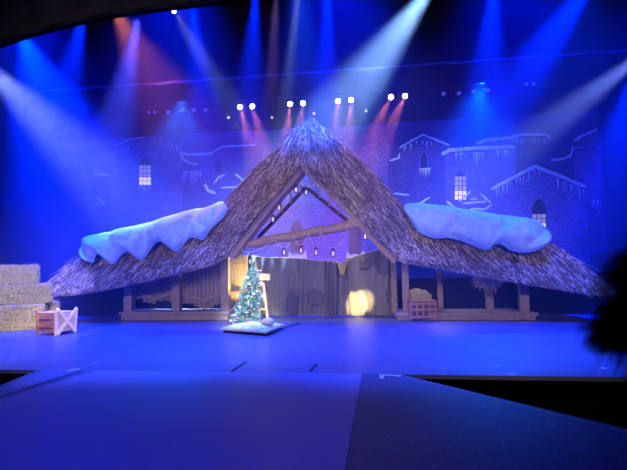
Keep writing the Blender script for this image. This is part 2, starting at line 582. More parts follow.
def drop():
    a, b = at(93, 139, YD), at(600, 111, YD)
    zt = (a.z + b.z) / 2
    root = thing('backdrop', ((a.x + b.x) / 2, YD, 0), 'tall painted backdrop of a snowy stone village with glowing arched windows', 'backdrop')
    zb = (at(93, 262, YD).z + at(600, 255, YD).z) / 2
    MB().box(((a.x + b.x) / 2, YD + 0.03, (zt + zb) / 2), (b.x - a.x, 0.03, zt - zb)).build('night_sky', M['skydrop'], root)
    MB().box(((a.x + b.x) / 2, YD + 0.03, zb / 2), (b.x - a.x, 0.03, zb)).build('dark_ground', M['groundrow'], root)

    def flat(poly, d):
        return [at(x, y, YD - d * 0.006) for x, y in poly]
    LIFT = Vector((0, -0.004, 0))

    def stroke(mb, pts, wpx, d, jag=0.6):
        P = [Vector((x, y, 0)) for x, y in pts]
        Q = []
        for i in range(len(P) - 1):
            n = max(2, int((P[i + 1] - P[i]).length / 2.2))
            for k in range(n):
                Q.append(P[i].lerp(P[i + 1], k / n))
        Q.append(P[-1])
        up, lo = [], []
        for i, p in enumerate(Q):
            dd = (Q[min(i + 1, len(Q) - 1)] - Q[max(i - 1, 0)]).normalized()
            nn = Vector((-dd.y, dd.x, 0))
            e = 0.45 if i in (0, len(Q) - 1) else 1
            h = wpx / 2 * e
            up.append(p + nn * (h + random.uniform(-jag, jag) * .5))
            lo.append(p - nn * (h + random.uniform(-jag, jag) * .5))
        A = [at(p.x, p.y, YD - d * .006) for p in up]
        B = [at(p.x, p.y, YD - d * .006) for p in lo]
        n = len(A)
        vs = A + B
        vs += [v + Vector((0, .004, 0)) for v in vs]
        fs = []
        for i in range(n - 1):
            fs.append((i, i + 1, n + i + 1, n + i))
        mb.add(vs, fs)

    def icicles(mb, x0, x1, y0, y1, n, L, d):
        for i in range(n):
            x = lerp(x0, x1, (i + random.uniform(.1, .9)) / n)
            y = lerp(y0, y1, (x - x0) / (x1 - x0 + 1e-6))
            l = L * random.uniform(.4, 1.1)
            ww = random.uniform(.45, .85)
            mb.add([at(x - ww, y, YD - d * .006), at(x + ww, y, YD - d * .006), at(x, y + l, YD - d * .006)], [(0, 1, 2)])

    def arch(cx, y0, y1, w, n=8, pointed=True):
        pts = [(cx - w / 2, y1), (cx + w / 2, y1)]
        h = w * 0.7
        for i in range(n + 1):
            t = i / n
            a_ = math.pi * t
            x = cx + w / 2 * math.cos(a_)
            y = y0 + h * abs(math.cos(a_)) ** 2.2
            pts.append((x, y))
        return pts

    def house(poly, m, d=1):
        return MB().prism(flat(poly, d), LIFT).build('painted_house', m, root)

    def window(par, cx, y0, y1, w, lit=0.0, d=4):
        fr = MB().prism(flat(arch(cx, y0 - 2, y1 + .5, w + 3.5), d), LIFT).build('window_frame', M['quoin'], par)
        MB().prism(flat(arch(cx, y0, y1, w), d + 1.5), LIFT).build('window_pane', M['pdark'], par)
        if lit:
            yy = lerp(y1, y0, lit)
            g = 0.35
            cols = 3
            rows = max(2, int((y1 - yy) / 4))
            mb, mw = MB(), MB()
            for i in range(cols):
                for j in range(rows):
                    xa = cx - w / 2 + w * i / cols + g
                    xb = cx - w / 2 + w * (i + 1) / cols - g
                    ya = lerp(yy, y1, j / rows) + g
                    yb = lerp(yy, y1, (j + 1) / rows) - g
                    (mw if j >= rows - 2 else mb).prism(flat([(xa, ya), (xb, ya), (xb, yb), (xa, yb)], d + 3), LIFT)
            if mb.v:
                mb.build('glowing_pane', M['pwin'], par)
            mw.build('glowing_pane', M['pwin2'], par)

    H1 = house([(110, 148), (145, 139), (182, 146), (182, 245), (110, 268)], M['brickA'])
    window(H1, 145, 157, 185, 12, .72)
    s = MB(); stroke(s, [(138, 185.5), (152, 185.5)], 2.6, 6); icicles(s, 139, 151, 187, 187, 7, 14, 6)
    stroke(s, [(113, 147), (128, 140), (145, 137)], 1.0, 6); icicles(s, 114, 130, 150, 148, 5, 8, 6)
    icicles(s, 160, 180, 140, 146, 4, 9, 6)
    s.build('painted_snow', M['pice'], H1)
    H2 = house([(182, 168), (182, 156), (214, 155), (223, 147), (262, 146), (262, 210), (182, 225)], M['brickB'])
    s = MB(); stroke(s, [(180, 153.5), (190, 154.5), (213, 153.5)], 2.4, 6); stroke(s, [(210, 154), (222, 146.5), (255, 145)], 1.8, 6)
    stroke(s, [(180.5, 151), (182.5, 159), (190, 163.5), (198, 164)], 2.2, 6); icicles(s, 182, 201, 171, 171, 8, 13, 6)
    stroke(s, [(204.5, 184), (208, 190.5), (215.5, 193.5)], 3.0, 6)
    stroke(s, [(213.5, 184), (218, 178), (225, 174)], 1.8, 6); stroke(s, [(220, 188), (245, 186.5)], 1.8, 6)
    stroke(s, [(235, 174), (246, 182)], 2, 6)
    s.build('painted_snow', M['psnow'], H2)
    window(H2, 218, 160, 172, 8, 0)
    s = MB(); stroke(s, [(94, 168), (96, 174), (110, 175)], 1.8, 6); stroke(s, [(94, 197), (107, 203.5)], 1.4, 6); stroke(s, [(94, 204), (106, 203)], 1.2, 6)
    s.build('painted_snow', M['pice'], root)
    # behind the gable
    H3 = house([(255, 132), (300, 128), (382, 126), (390, 150), (390, 262), (232, 266), (232, 200)], M['brickA'], .5)
    window(H3, 297, 221, 252, 13, 0)
    window(H3, 355, 222, 256, 12, 0)
    s = MB(); icicles(s, 260, 282, 137, 136, 7, 8, 6); icicles(s, 342, 352, 133, 133, 5, 10, 6); icicles(s, 368, 386, 131, 131, 5, 10, 6)
    stroke(s, [(364, 131), (386, 128)], 1.6, 6)
    s.build('painted_icicle', M['quoin'], H3)
    s = MB()
    stroke(s, [(322, 188), (330, 192)], 4, 6)
    for cx in (297, 355):
        s.prism(flat([(cx - 9, 258), (cx - 8, 251), (cx - 5, 255), (cx, 254), (cx + 5, 255), (cx + 9, 250), (cx + 10, 258)], 6), LIFT)
    s.build('painted_snow', M['psnow'], H3)
    # right-hand houses
    H4 = house([(399, 148), (423, 135), (450, 147), (452, 215), (388, 215), (388, 162), (399, 160)], M['brickB'], 1)
    window(H4, 424, 153, 168, 6, 0)
    s = MB(); stroke(s, [(399, 148), (410, 141.5), (423, 134.5), (450, 145.5)], 2.0, 6)
    stroke(s, [(400, 153), (398.5, 158), (389, 161)], 1.8, 6)
    stroke(s, [(419, 169), (431, 168.5)], 1.5, 6); icicles(s, 419, 431, 169, 169, 7, 9, 6); icicles(s, 402, 412, 148, 143, 3, 9, 6); icicles(s, 415, 436, 141, 142, 4, 6, 6)
    stroke(s, [(385, 188), (390, 192)], 2, 6); stroke(s, [(393, 193.5), (410, 195)], 1.8, 6)
    s.build('painted_snow', M['psnow'], H4)
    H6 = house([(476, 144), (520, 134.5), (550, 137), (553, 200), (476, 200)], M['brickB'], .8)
    s = MB(); stroke(s, [(476, 143.5), (487, 140), (510, 137.5), (522, 134.5), (547, 134.5), (551, 138.5)], 3.2, 6); icicles(s, 512, 550, 139, 138, 12, 8, 6)
    s.build('painted_snow', M['psnow'], H6)
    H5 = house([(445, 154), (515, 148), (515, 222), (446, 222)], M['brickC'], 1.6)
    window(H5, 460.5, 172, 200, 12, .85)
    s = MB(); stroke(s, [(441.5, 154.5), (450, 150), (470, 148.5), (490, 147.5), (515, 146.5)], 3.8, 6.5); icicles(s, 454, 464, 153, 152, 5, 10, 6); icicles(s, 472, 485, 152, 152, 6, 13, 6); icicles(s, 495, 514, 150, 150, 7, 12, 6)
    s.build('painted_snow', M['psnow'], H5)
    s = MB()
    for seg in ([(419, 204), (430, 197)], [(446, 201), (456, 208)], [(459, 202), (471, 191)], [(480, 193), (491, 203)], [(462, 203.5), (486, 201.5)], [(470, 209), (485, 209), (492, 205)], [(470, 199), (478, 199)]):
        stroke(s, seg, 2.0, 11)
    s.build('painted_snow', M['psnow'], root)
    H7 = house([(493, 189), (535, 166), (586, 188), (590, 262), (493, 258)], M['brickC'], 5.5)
    window(H7, 539, 199, 232, 14, .55, 8)
    s = MB(); stroke(s, [(491, 189.5), (513, 177.5), (535, 166), (560, 176), (586, 187)], 3.4, 11)
    for (xa, xb, ya, yb, n) in ((495, 512, 190, 181, 6), (516, 530, 179, 172, 4), (534, 540, 169, 171, 2), (555, 584, 178, 190, 11)):
        icicles(s, xa, xb, ya, yb, n, 12, 10)
    s.build('painted_snow', M['psnow'], H7)
    qs = MB()
    for k in range(7):
        y = 192 + k * 9
        qs.prism(flat([(581 - (k % 2) * 4, y), (588, y), (588.5, y + 5), (581 - (k % 2) * 4, y + 5)], 9), LIFT)
    qs.build('painted_quoin', M['quoin'], H7)
    H8 = house([(574, 144), (598, 129), (601, 215), (574, 190)], M['brickA'], .9)
    s = MB(); stroke(s, [(573, 141.5), (580, 137), (598, 129)], 2.6, 6); stroke(s, [(573, 146), (571, 155.5), (563, 159), (551, 160)], 2.6, 6); icicles(s, 593, 601, 200, 200, 5, 9, 6)
    s.build('painted_snow', M['psnow'], H8)


drop()

# ------------------------------------------------------------------ thatched hut
YF = 13.7
base = at(310, 318, YF)
hut = thing('thatched_stable', (base.x, YF, 0), 'wide thatched stable with steep central gable and long drooping wings', 'stable')

# pairs (ridge px, ridge depth, eave px, eave depth) from the apex outwards
LEFT = [((311, 118), 13.95, (303, 166), 13.35), ((297, 130), 13.95, (291, 179), 13.35), ((283, 143), 13.95, (279, 192), 13.35),
        ((268, 158), 13.95, (267, 206), 13.35), ((254, 172), 13.95, (254, 222), 13.35), ((241, 186), 13.97, (243, 236), 13.35), ((230, 201), 14.05, (228, 254), 13.3),
        ((210, 208), 14.3, (213, 263), 13.1), ((190, 215), 14.4, (195, 268), 13.0), ((165, 222), 14.4, (170, 274), 13.0),
        ((138, 230), 14.4, (143, 280), 13.0), ((112, 237), 14.4, (115, 286), 13.0), ((92, 245), 14.4, (90, 291), 13.0),
        ((72, 262), 14.2, (70, 294), 13.0), ((62, 274), 13.9, (60, 294), 13.1)]
RIGHT = [((311, 118), 13.95, (303, 166), 13.35), ((322, 127), 13.95, (315, 177), 13.35), ((337, 142), 13.95, (328, 189), 13.35), ((352, 155), 13.95, (341, 201), 13.35),
         ((367, 169), 13.95, (355, 215), 13.35), ((382, 184), 13.97, (370, 231), 13.35), ((396, 200), 14.05, (385, 247), 13.3), ((408, 209), 14.2, (399, 259), 13.2),
         ((430, 212), 14.4, (420, 264), 13.0), ((460, 217), 14.4, (455, 270), 13.0), ((490, 222), 14.4, (487, 276), 13.0), ((520, 230), 14.4, (518, 281), 13.0),
         ((548, 243), 14.4, (548, 286), 13.0), ((578, 262), 14.2, (580, 291), 13.0), ((598, 282), 13.8, (597, 293), 13.1)]


def curves(rows):
    T = cr([at(*r[0], r[1]) for r in rows], 8)
    B = cr([at(*r[2], r[3]) for r in rows], 8)
    return T, B


def roof_half(rows, sgn, name_hint):
    T, B = curves(rows)

    def surf(u, v):
        p = poly_at(T, u).lerp(poly_at(B, u), v)
        bulge = math.sin(math.pi * min(1, max(0, v))) * 0.16
        p = p + Vector((0, -bulge, bulge * .6))
        return p + Vector((0, noise.noise(p * 2.2) * 0.10 - 0.05, noise.noise(p * 1.7 + Vector((9, 0, 0))) * 0.05))
    mb = MB()
    mb.grid(surf, 90, 10)
    # underside / inner face back to the rear roof line
    mb.grid(lambda u, v: surf(u, 1).lerp(poly_at(B, u) + Vector((0, 0.22, 0.10)), v), 90, 1)
    mb.grid(lambda u, v: (poly_at(B, u) + Vector((0, 0.22, 0.10))).lerp(poly_at(T, u) + Vector((0, 0.75, -0.12)), v), 90, 4)
    mb.grid(lambda u, v: surf(u, 0).lerp(poly_at(T, u) + Vector((0, 0.75, -0.12)), v), 90, 2)
    # outer end closed
    e = [surf(1, 0), surf(1, .5), surf(1, 1), poly_at(B, 1) + Vector((0, .22, .1)), poly_at(T, 1) + Vector((0, .75, -.12))]
    mb.add(e, [(0, 1, 2, 3, 4)])
    th = mb.build('thatch_roof', M['thatch'], hut, True)
    # straw
    sb, db = MB(), MB()
    n = 11000
    for i in range(n):
        u = random.random()
        v = random.random() ** 0.8
        if i < 1200:
            v = random.uniform(-.02, 0.12)
        elif i < 3000:
            v = random.uniform(0.82, 1.0)
        p = surf(u, v) + Vector((0, -random.uniform(0.0, 0.08), random.uniform(0, .05)))
        out = 0.38 + 0.45 * min(1, u * 3.0)
        if u < .10:
            out = 0.1 + 2.8 * u
        sway = 0.35 * noise.noise(p * 1.1)
        d = Vector((sgn * (out + sway + random.gauss(0, 0.16)), -0.36 + random.gauss(0, 0.10), -1 + random.gauss(0, 0.12)))
        L = random.uniform(0.35, 0.95)
        if v > .80:
            L = random.uniform(0.06, 0.30) * (1.6 - v)
        elif v > .45:
            L *= .5
        if v < .1:
            L *= .7
        if v > .93 and random.random() < .3:
            d = Vector((sgn * (out * .8 + random.gauss(0, 0.35)), -0.3, -0.8 + random.gauss(0, 0.2)))
        light = random.random() < .42 + .25 * noise.noise(p * 2.5)
        (sb if light else db).blade(p, d, random.uniform(0.007, 0.016) if light else random.uniform(.018, .035), L, 0.10 * L, 3)
    sb.build('straw', M['straw'], th)
    db.build('dark_straw', M['strawdark'], th)
    return T, B, surf


TL, BL, SL = roof_half(LEFT, -1, 'left')
TR, BR, SR = roof_half(RIGHT, 1, 'right')

# timber fascia boards under the gable thatch
for rows, Bc, kend in ((LEFT, BL, 7), (RIGHT, BR, 8)):
    pts = [at(*r[2], r[3]) for r in rows[:kend]]
    cx = base.x
    mb = MB()
    pc = cr(pts, 5)
    inn = [p + Vector(((cx - p.x) * 0.045, 0.10, -0.13)) for p in pc]
    for i in range(len(pc) - 1):
        a, b, c, d = pc[i] + Vector((0, .06, .08)), pc[i + 1] + Vector((0, .06, .08)), inn[i + 1], inn[i]
        k = [a, b, c, d] + [q + Vector((0, 0.5, 0)) for q in (a, b, c, d)]
        mb.add(k, [(0, 1, 2, 3), (7, 6, 5, 4), (3, 2, 6, 7), (0, 4, 5, 1)])
    mb.build('gable_fascia', M['fascia'], hut)
# eave boards of the two wings
for rows, k0 in ((LEFT, 6), (RIGHT, 7)):
    pts = [at(*r[2], r[3]) for r in rows[k0:]]
    mb = MB()
    for i in range(len(pts) - 1):
        mb.bar(pts[i] + Vector((0, .12, -.01)), pts[i + 1] + Vector((0, .12, -.01)), 0.12, 0.10)
    mb.build('eave_board', M['fascia'], hut)

# tie beam (rough log) and the dark rear truss
pa, pb = at(231, 247.5, 13.75), at(371, 221.5, 13.75)
mb = MB()
lp = [pa.lerp(pb, i / 14) + Vector((0, 0, 0.02 * math.sin(i * 1.7))) for i in range(15)]
mb.tube(lp, [0.135 + 0.012 * math.sin(i * 2.3) for i in range(15)], 10)
mb.build('tie_beam', M['log'], hut, True)
YT = 14.25
for a, b in (((306, 187), (258, 238)), ((306, 187), (350, 223))):
    MB().bar(at(*a, YT), at(*b, YT), .12, .10).build('rear_rafter', M['darkwood'], hut)
for a, b in (((310.5, 170), (310.5, 188)), ((300, 180), (301, 194)), ((290, 190), (291, 204)), ((281, 201), (282, 213)), ((271, 212), (273, 223)),
             ((320, 181), (319.5, 198)), ((330, 190), (329, 206)), ((341, 202), (338, 214)), ((351, 212), (348, 223))):
    MB().bar(at(*a, YT - .1), at(*b, YT - .1), .06, .05).build('strut', M['log'], hut)


def post(px, y0, y1, wpx, Y, name='post', m='wood'):
    a, b = at(px, y0, Y), at(px, y1, Y)
    wd = wpx / F * Y
    b.z = max(0.12, b.z)
    b.x = a.x = (a.x + b.x) / 2
    o = MB().bar(Vector((a.x, Y, a.z)), Vector((a.x, Y, b.z)), wd * .9, wd).build(name, M[m], hut)
    bevel(o, .015)
    return o


# deck platforms
def deck(x0, x1, yt, yb, Yf, depth):
    a, b = at(x0, yb, Yf), at(x1, yb, Yf)
    t_ = at((x0 + x1) / 2, yt, Yf)
    h = t_.z
    o = MB().box(((a.x + b.x) / 2, Yf + depth / 2, h / 2 + 0.001), (b.x - a.x, depth, h - 0.002)).build('deck_platform', M['wood'], hut)
    bevel(o, .012)
    MB().box(((a.x + b.x) / 2, Yf - .02, h - .045), (b.x - a.x + .1, 0.06, 0.09)).build('deck_nosing', M['wood'], hut)
    return h


DH = deck(121, 228, 311.5, 318, YF, .95)
deck(222, 247, 314, 318.5, YF + .15, .8)
deck(397, 536, 312.5, 319, YF - .1, 1.15)

# left bay: posts and ragged plank screens
post(129.5, 283, 312, 9, YF + .25)
post(177, 272, 312, 8.5, YF + .25)
post(225.5, 255, 312, 8.5, YF + .25)


def plank_panel(x0, x1, yt0, yt1, bottom, Y, m, wpx=4.2, name='plank_panel', ragtop=0):
    mb = MB()
    n = max(2, int(round((x1 - x0) / wpx)))
    for i in range(n):
        xa, xb = lerp(x0, x1, i / n) + .18, lerp(x0, x1, (i + 1) / n) - .18
        xm = (xa + xb) / 2
        t_ = (xm - x0) / (x1 - x0)
        yt = lerp(yt0, yt1, t_) + (random.uniform(0, ragtop) if ragtop else 0)
        yb = bottom(t_)
        A, B, Cc, D = at(xa, yb + random.uniform(-1, 1), Y), at(xb, yb + random.uniform(-1.2, 1.2), Y), at(xb, yt, Y), at(xa, yt + random.uniform(-.5, .5) * (1 if ragtop else 0), Y)
        mb.prism([A, B, Cc, D], (0, 0.03 + random.uniform(0, .02), 0))
    return mb.build(name, m, hut)


M['plank'] = mat('plank_grey', (0.22, 0.17, 0.15), (0.13, 0.10, 0.09), 6, 0.85, (7, 7, 0.7), bump=.2)
plank_panel(134, 173, 281, 272, lambda t: 299 + 6 * (0.5 - abs(t - .52)) * 2 * .7 - 1.5 * math.sin(t * 12), YF + .42, M['plank'])
plank_panel(181, 222, 271, 258, lambda t: 306 - 3 * math.sin(t * 7 + .6), YF + .42, M['plank'])
for a, b in (((134, 292), (155.5, 299)), ((155.5, 299.5), (173, 292)), ((181, 293), (203, 300)), ((203, 301), (222, 293))):
    MB().bar(at(*a, YF + .36), at(*b, YF + .36), .05, .07).build('brace', M['wood'], hut)

# yellow-lit ragged plank door beside the tree
door = plank_panel(231, 247.5, 252, 252, lambda t: 310, YF + .7, M['pinewood'], 3.2, 'plank_door', 5)
for y in (263, 293):
    MB().bar(at(231, y, YF + .64), at(247, y - .5, YF + .64), .05, .085).build('door_rail', M['pinewood'], door)

# right bay posts
post(405.5, 258, 314, 6.5, YF + .1)
post(394, 255, 314, 6, YF + .75)
post(440, 268, 312, 5, YF + .9)
post(489, 275, 312, 7, YF + .9)
post(523.5, 281, 314, 8.5, YF + .2)
MB().bar(at(487, 288, YF + .9), at(478, 276, YF + .9), .05, .05).build('brace', M['wood'], hut)

# straw bundle hanging below the right wing
sb = MB()
for i in range(520):
    x, y = random.gauss(488, 6.5), random.gauss(279, 2.5)
    p = at(min(501, max(475, x)), y, YF + .1 + random.uniform(-.12, .12))
    sb.blade(p, (random.gauss(0, 1), random.gauss(0, .5), random.gauss(-.3, .6)), .014, random.uniform(.12, .28), .03)
tag(sb.build('straw_bundle', M['straw']), 'loose straw bundle hanging under the right wing of the roof', 'straw bundle')


# ------------------------------------------------------------------ snow drifts on the wings
def drift(top, bot, label, lumps, Yt, Yb):
    T = cr([at(x, y, Yt) for x, y in top], 10)
    B = cr([at(x, y, Yb) for x, y in bot], 10)

    def front(u, v):
        a, b = poly_at(T, u), poly_at(B, u)
        p = a.lerp(b, v)
        e = max(0.0, 4 * u * (1 - u)) ** 0.35
        th = (max(0, math.sin(math.pi * v)) ** 0.55) * 0.62 * e
        l = abs(math.cos(u * lumps * math.pi + 0.8 * v + .6 * noise.noise(p * .8))) ** 0.55
        th *= (0.45 + 0.55 * l) if lumps > 4 else (0.8 + 0.2 * l)
        nz = abs(noise.noise(p * 2.6)) * 0.16 * e + noise.noise(p * 8.0) * 0.03 * e
        return p + Vector((0, -(th + nz * math.sin(math.pi * v)), 0.3 * th))

    mb = MB()
    mb.grid(front, 120, 22)
    mb.grid(lambda u, v: poly_at(T, u).lerp(poly_at(B, u), v) + Vector((0, .12 * math.sin(math.pi * v), 0)), 120, 6)
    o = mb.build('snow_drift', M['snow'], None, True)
    tag(o, label, 'snow')


drift([(82, 252), (87, 241), (103, 234), (128, 229), (158, 221), (190, 212), (215, 206), (224, 203), (228, 207)],
      [(83, 259), (93, 263), (98, 254), (113, 264), (126, 252), (142, 260), (158, 242), (177, 252), (190, 238), (203, 240), (212, 228), (224, 217), (228, 209)],
      'pale blue lumpy snow drift lying on the left wing of the thatch', 5, 14.15, 13.15)
drift([(403, 207), (412, 204), (435, 206), (462, 210), (492, 215), (518, 218), (537, 223), (547, 232), (549, 240)],
      [(404, 210), (411, 221), (420, 233), (437, 239), (447, 238), (466, 243), (480, 249), (488, 250), (499, 244), (512, 251), (526, 253), (541, 249), (549, 243)],
      'bright blue crumpled snow drift lying on the right wing of the thatch', 4, 14.15, 13.15)


# ------------------------------------------------------------------ curtains in the gable
def curtain(top, xs_bottom, Yc, label, folds, yb=315.5):
    T = cr([at(x, y, Yc) for x, y in top], 10)

    def fn(u, v):
        a = poly_at(T, u)
        xb = at(lerp(xs_bottom[0], xs_bottom[1], u), yb, Yc)
        p = Vector((lerp(a.x, xb.x, v), Yc, lerp(a.z, 0.03, v)))
        return p + Vector((0, 0.05 * math.sin(u * folds * 2 * math.pi) + 0.03 * math.sin(u * folds * 5 + 2 * v), 0))
    mb = MB()
    mb.grid(fn, 160, 12)
    mb.grid(lambda u, v: fn(u, v) + Vector((0, .015, 0)), 160, 12)
    r = thing('burlap_curtain', (T[0].x, Yc, 0), label, 'curtain')
    mb.build('cloth', M['curtain'], r, True)
    MB().tube([fn(i / 60, 0) + Vector((0, .01, .01)) for i in range(61)], .014, 6).build('warm_top_edge', M['lit_cloth'], r, True)  # added edge tube, its yellow stands in for warm rim light
    return r, fn


YC = 14.6
c1, f1 = curtain([(247, 255), (265, 258), (290, 258.5), (310, 260), (326, 262)], (247, 330), YC, 'brown burlap curtain left of the gathered knot, with stitched five-sided patch', 9)
c2, f2 = curtain([(337, 264), (344, 264), (352, 258), (372, 252), (390, 247), (396, 246)], (334, 398), YC, 'brown burlap curtain right of the gathered knot, lit by warm pool', 6)
c3, f3 = curtain([(325, 260), (328, 263), (331, 260), (334, 264), (337, 261)], (326, 336), YC - .1, 'narrow bunched curtain fold hanging at the join of the curtains', 3)


def patch(r, pts, Y):
    P = [at(x, y, Y) for x, y in pts]
    o = MB().prism(P, (0, -0.008, 0)).build('patch', M['curtain2'], r)
    s = MB()
    q = []
    for i in range(len(P) + 1):
        a, b = P[i % len(P)], P[(i + 1) % len(P)]
        for j in range(7 if i < len(P) else 1):
            c = a.lerp(b, j / 7) + Vector((0, -.013, 0))
            q.append(c + Vector((0, 0, .012 * (-1) ** j)))
    s.tube(q, .008, 4)
    s.build('stitching', M['stitch'], o)


patch(c1, [(307, 293), (315, 289), (324, 294), (321, 305), (309, 305)], YC - .09)
patch(c2, [(360, 262), (370, 260.5), (370, 268), (360, 269.5)], YC - .09)
patch(c2, [(386, 292), (394, 291), (393, 303), (388, 300)], YC - .09)
# gathered swag where the curtains meet, warm light painted in as yellow
r = thing('swag_cloth', at(343, 272, YC - .2), 'gathered cloth swag, coloured by painted-in warm light, hooked over the curtain join', 'cloth')
for k in range(5):
    pts = []
    for i in range(13):
        t_ = i / 12
        x = lerp(335 + k * .5, 352 - k * 1.2, t_)
        y = lerp(261, 258, t_) + (5 + k * 2.4) * math.sin(math.pi * t_) ** 1.3
        pts.append(at(x, y, YC - .16 - .02 * k))
    MB().tube(pts, [.02 + .025 * math.sin(math.pi * i / 12) for i in range(13)], 6).build('fold', M['lit_cloth'], r, True)

# low black masking behind the stable
mk = thing('masking_flat', (-2.5, 14.85, 0), 'long low black masking flat standing behind the stable', 'flat')
MB().box((-2.5, 14.85, .56), (31, .04, 1.10)).build('black_cloth', M['black'], mk)
for k in range(9):
    MB().bar((-17 + k * 3.6, 14.88, 0.02), (-17 + k * 3.6, 15.45, .02), .04, .04, up=(0, 0, 1)).bar((-17 + k * 3.6, 15.45, 0.02), (-17 + k * 3.6, 14.88, 0.9), .04, .04, up=(1, 0, 0)).build('brace', M['steel'], mk)

# ------------------------------------------------------------------ ropes and lanterns
def rope(pts, Y, label, nm='rope_garland'):
    P = []
    for (a, m_, b) in pts:
        A, Mi, B = at(*a, Y), at(*m_, Y), at(*b, Y)
        for i in range(9):
            t_ = i / 8
            c = Mi * 2 - (A + B) / 2
            P.append((1 - t_) ** 2 * A + 2 * t_ * (1 - t_) * c + t_ * t_ * B)
    o = MB().tube(P, .011, 5).build(nm, M['rope'], None, True)
    tag(o, label, 'cord', 'cords looped around the gable')


rope([((240, 244), (249, 252.5), (275, 240)), ((275, 240), (284, 247.5), (294, 236)), ((294, 236), (301, 245), (309, 233)), ((309, 233), (316, 246), (321, 231)), ((321, 231), (333, 248), (348, 228))], 13.55, 'long pale cord looped five times along the slanting log beam')
rope([((253, 221), (261, 228.5), (272, 218))], 13.5, 'short sagging cord on the left side of the gable opening')
rope([((300, 181), (307, 187), (318, 182))], 13.5, 'short sagging cord at the peak of the gable opening')
rope([((348, 216), (358, 226), (368, 223))], 13.5, 'sagging cord at the right end of the log beam')


def lantern(px, py, Y, label, h=0.26):
    c = at(px, py, Y)
    z0 = c.z - h / 2
    r = thing('lantern', (c.x, Y, z0), label, 'lantern', 'lanterns hanging in the gable')
    w_ = h * .42
    o = MB().box((c.x, Y, z0 + .012), (w_, w_, .024)).build('base', M['steel'], r)
    mb = MB()
    for sx in (-1, 1):
        for sy in (-1, 1):
            mb.box((c.x + sx * w_ * .42, Y + sy * w_ * .42, z0 + h * .36), (.012, .012, h * .68))
    mb.build('frame', M['steel'], r)
    MB().tube([(c.x, Y, z0 + h * .70), (c.x, Y, z0 + h * .86), (c.x, Y, z0 + h * .92)], [w_ * .6, w_ * .22, .01], 4).build('cap', M['steel'], r)
    MB().tube([(c.x + .03 * math.sin(a * .785), Y, z0 + h * .95 + .03 * (1 - math.cos(a * .785))) for a in range(8)], .006, 4).build('ring', M['steel'], r)
    MB().tube([(c.x, Y, z0 + .03), (c.x, Y, z0 + h * .30), (c.x, Y, z0 + h * .48), (c.x, Y, z0 + h * .58)], [.028, .026, .022, .004], 8).build('candle', M['candle'], r, True)
    return r


LN = [(296, 188, 'dark lantern hanging left of the gable peak', 13.8), (306, 191, 'pink-lit lantern hanging just under the gable peak', 13.8),
      (318, 183, 'small lantern hanging right of the gable peak', 13.8), (339, 202, 'bright lantern halfway down the right rafter', 13.8),
      (279, 206, 'small lantern halfway down the left rafter', 13.8), (273, 218, 'lantern low on the left rafter beside the sagging cord', 13.8),
      (284, 251, 'leftmost lantern in the row below the log beam', 13.55), (301, 249, 'second lantern from the left below the log beam', 13.55),
      (316, 251, 'third lantern from the left below the log beam', 13.55), (333, 252, 'rightmost lantern in the row below the log beam', 13.55),
      (365, 235, 'lantern hanging near the right end of the log beam', 13.5), (250, 260, 'lantern hanging in front of the plank door above the fir tree', 13.5)]
for x, y, lab, Y in LN:
    lantern(x, y, Y, lab)
    if y < 240 or x in (250,):
        pass
MB_ = MB().tube([at(247, 246, 13.5), at(248.5, 253, 13.5), at(250, 256.5, 13.5)], .008, 4)
tag(MB_.build('rope_garland', M['rope']), 'short cord holding the lantern above the fir tree', 'cord', 'cords looped around the gable')


# ------------------------------------------------------------------ hay bales
def bale(x1, yt, yb, Yf, depth, label, z0, length=2.2, rz=35):
    c0 = at(x1, yb, Yf)
    zt = at(x1, yt, Yf).z
    zb = z0
    W, D, Hh = length, depth, zt - zb
    r = thing('hay_bale', (c0.x, Yf, zb), label, 'hay bale', 'stepped hay bales at stage left')
    o = WOFF[r.name]
    cen = Vector((-W / 2, D / 2, Hh / 2))

    def P(x, y, z):
        p = Vector((x, y, z))
        n_ = noise.noise((p + o) * 9) * .03 + noise.noise((p + o) * 23) * .015
        p = p + (p - cen).normalized() * n_
        p.z = max(.002, p.z)
        return p + o
    mb = MB()
    mb.grid(lambda u, v: P(-W * u, 0, Hh * v), 40, 10)
    mb.grid(lambda u, v: P(-W * u, D, Hh * v), 40, 10)
    mb.grid(lambda u, v: P(-W * u, D * v, Hh), 40, 12)
    mb.grid(lambda u, v: P(-W * u, D * v, 0), 40, 12)
    mb.grid(lambda u, v: P(0, D * u, Hh * v), 12, 10)
    mb.grid(lambda u, v: P(-W, D * u, Hh * v), 12, 10)
    body = mb.build('bale_body', M['hay'], r)
    sb = MB()
    for i in range(2600):
        f = random.random()
        if f < .62:
            p = Vector((-random.uniform(0, W), -.01, random.uniform(.03, Hh)))
        elif f < .85:
            p = Vector((-random.uniform(0, W), random.uniform(0, D), Hh))
        else:
            p = Vector((.01, random.uniform(0, D), random.uniform(.03, Hh)))
        sb.blade(p + o, (random.gauss(0, 1), random.gauss(-.3, .3), random.gauss(0, .7)), .010, random.uniform(.03, .10), 0)
    sb.build('loose_hay', M['hayblade'], body)
    r.rotation_euler.z = R(rz)
    return zt


zA = bale(57, 302, 326, 12.7, .8, 'rear bottom hay bale, its grey end peeking out above the slatted crate', 0)
zA2 = bale(43, 304.5, 326, 11.9, .75, 'front hay bale of the bottom row on the floor', 0)
zB = bale(50, 284.2, 302, 12.3, 1.0, 'middle hay bale of the stepped stack', max(zA, zA2) + .02)
zC = bale(36.5, 265.2, 283.6, 12.4, .9, 'top hay bale of the stepped stack', zB + .02)


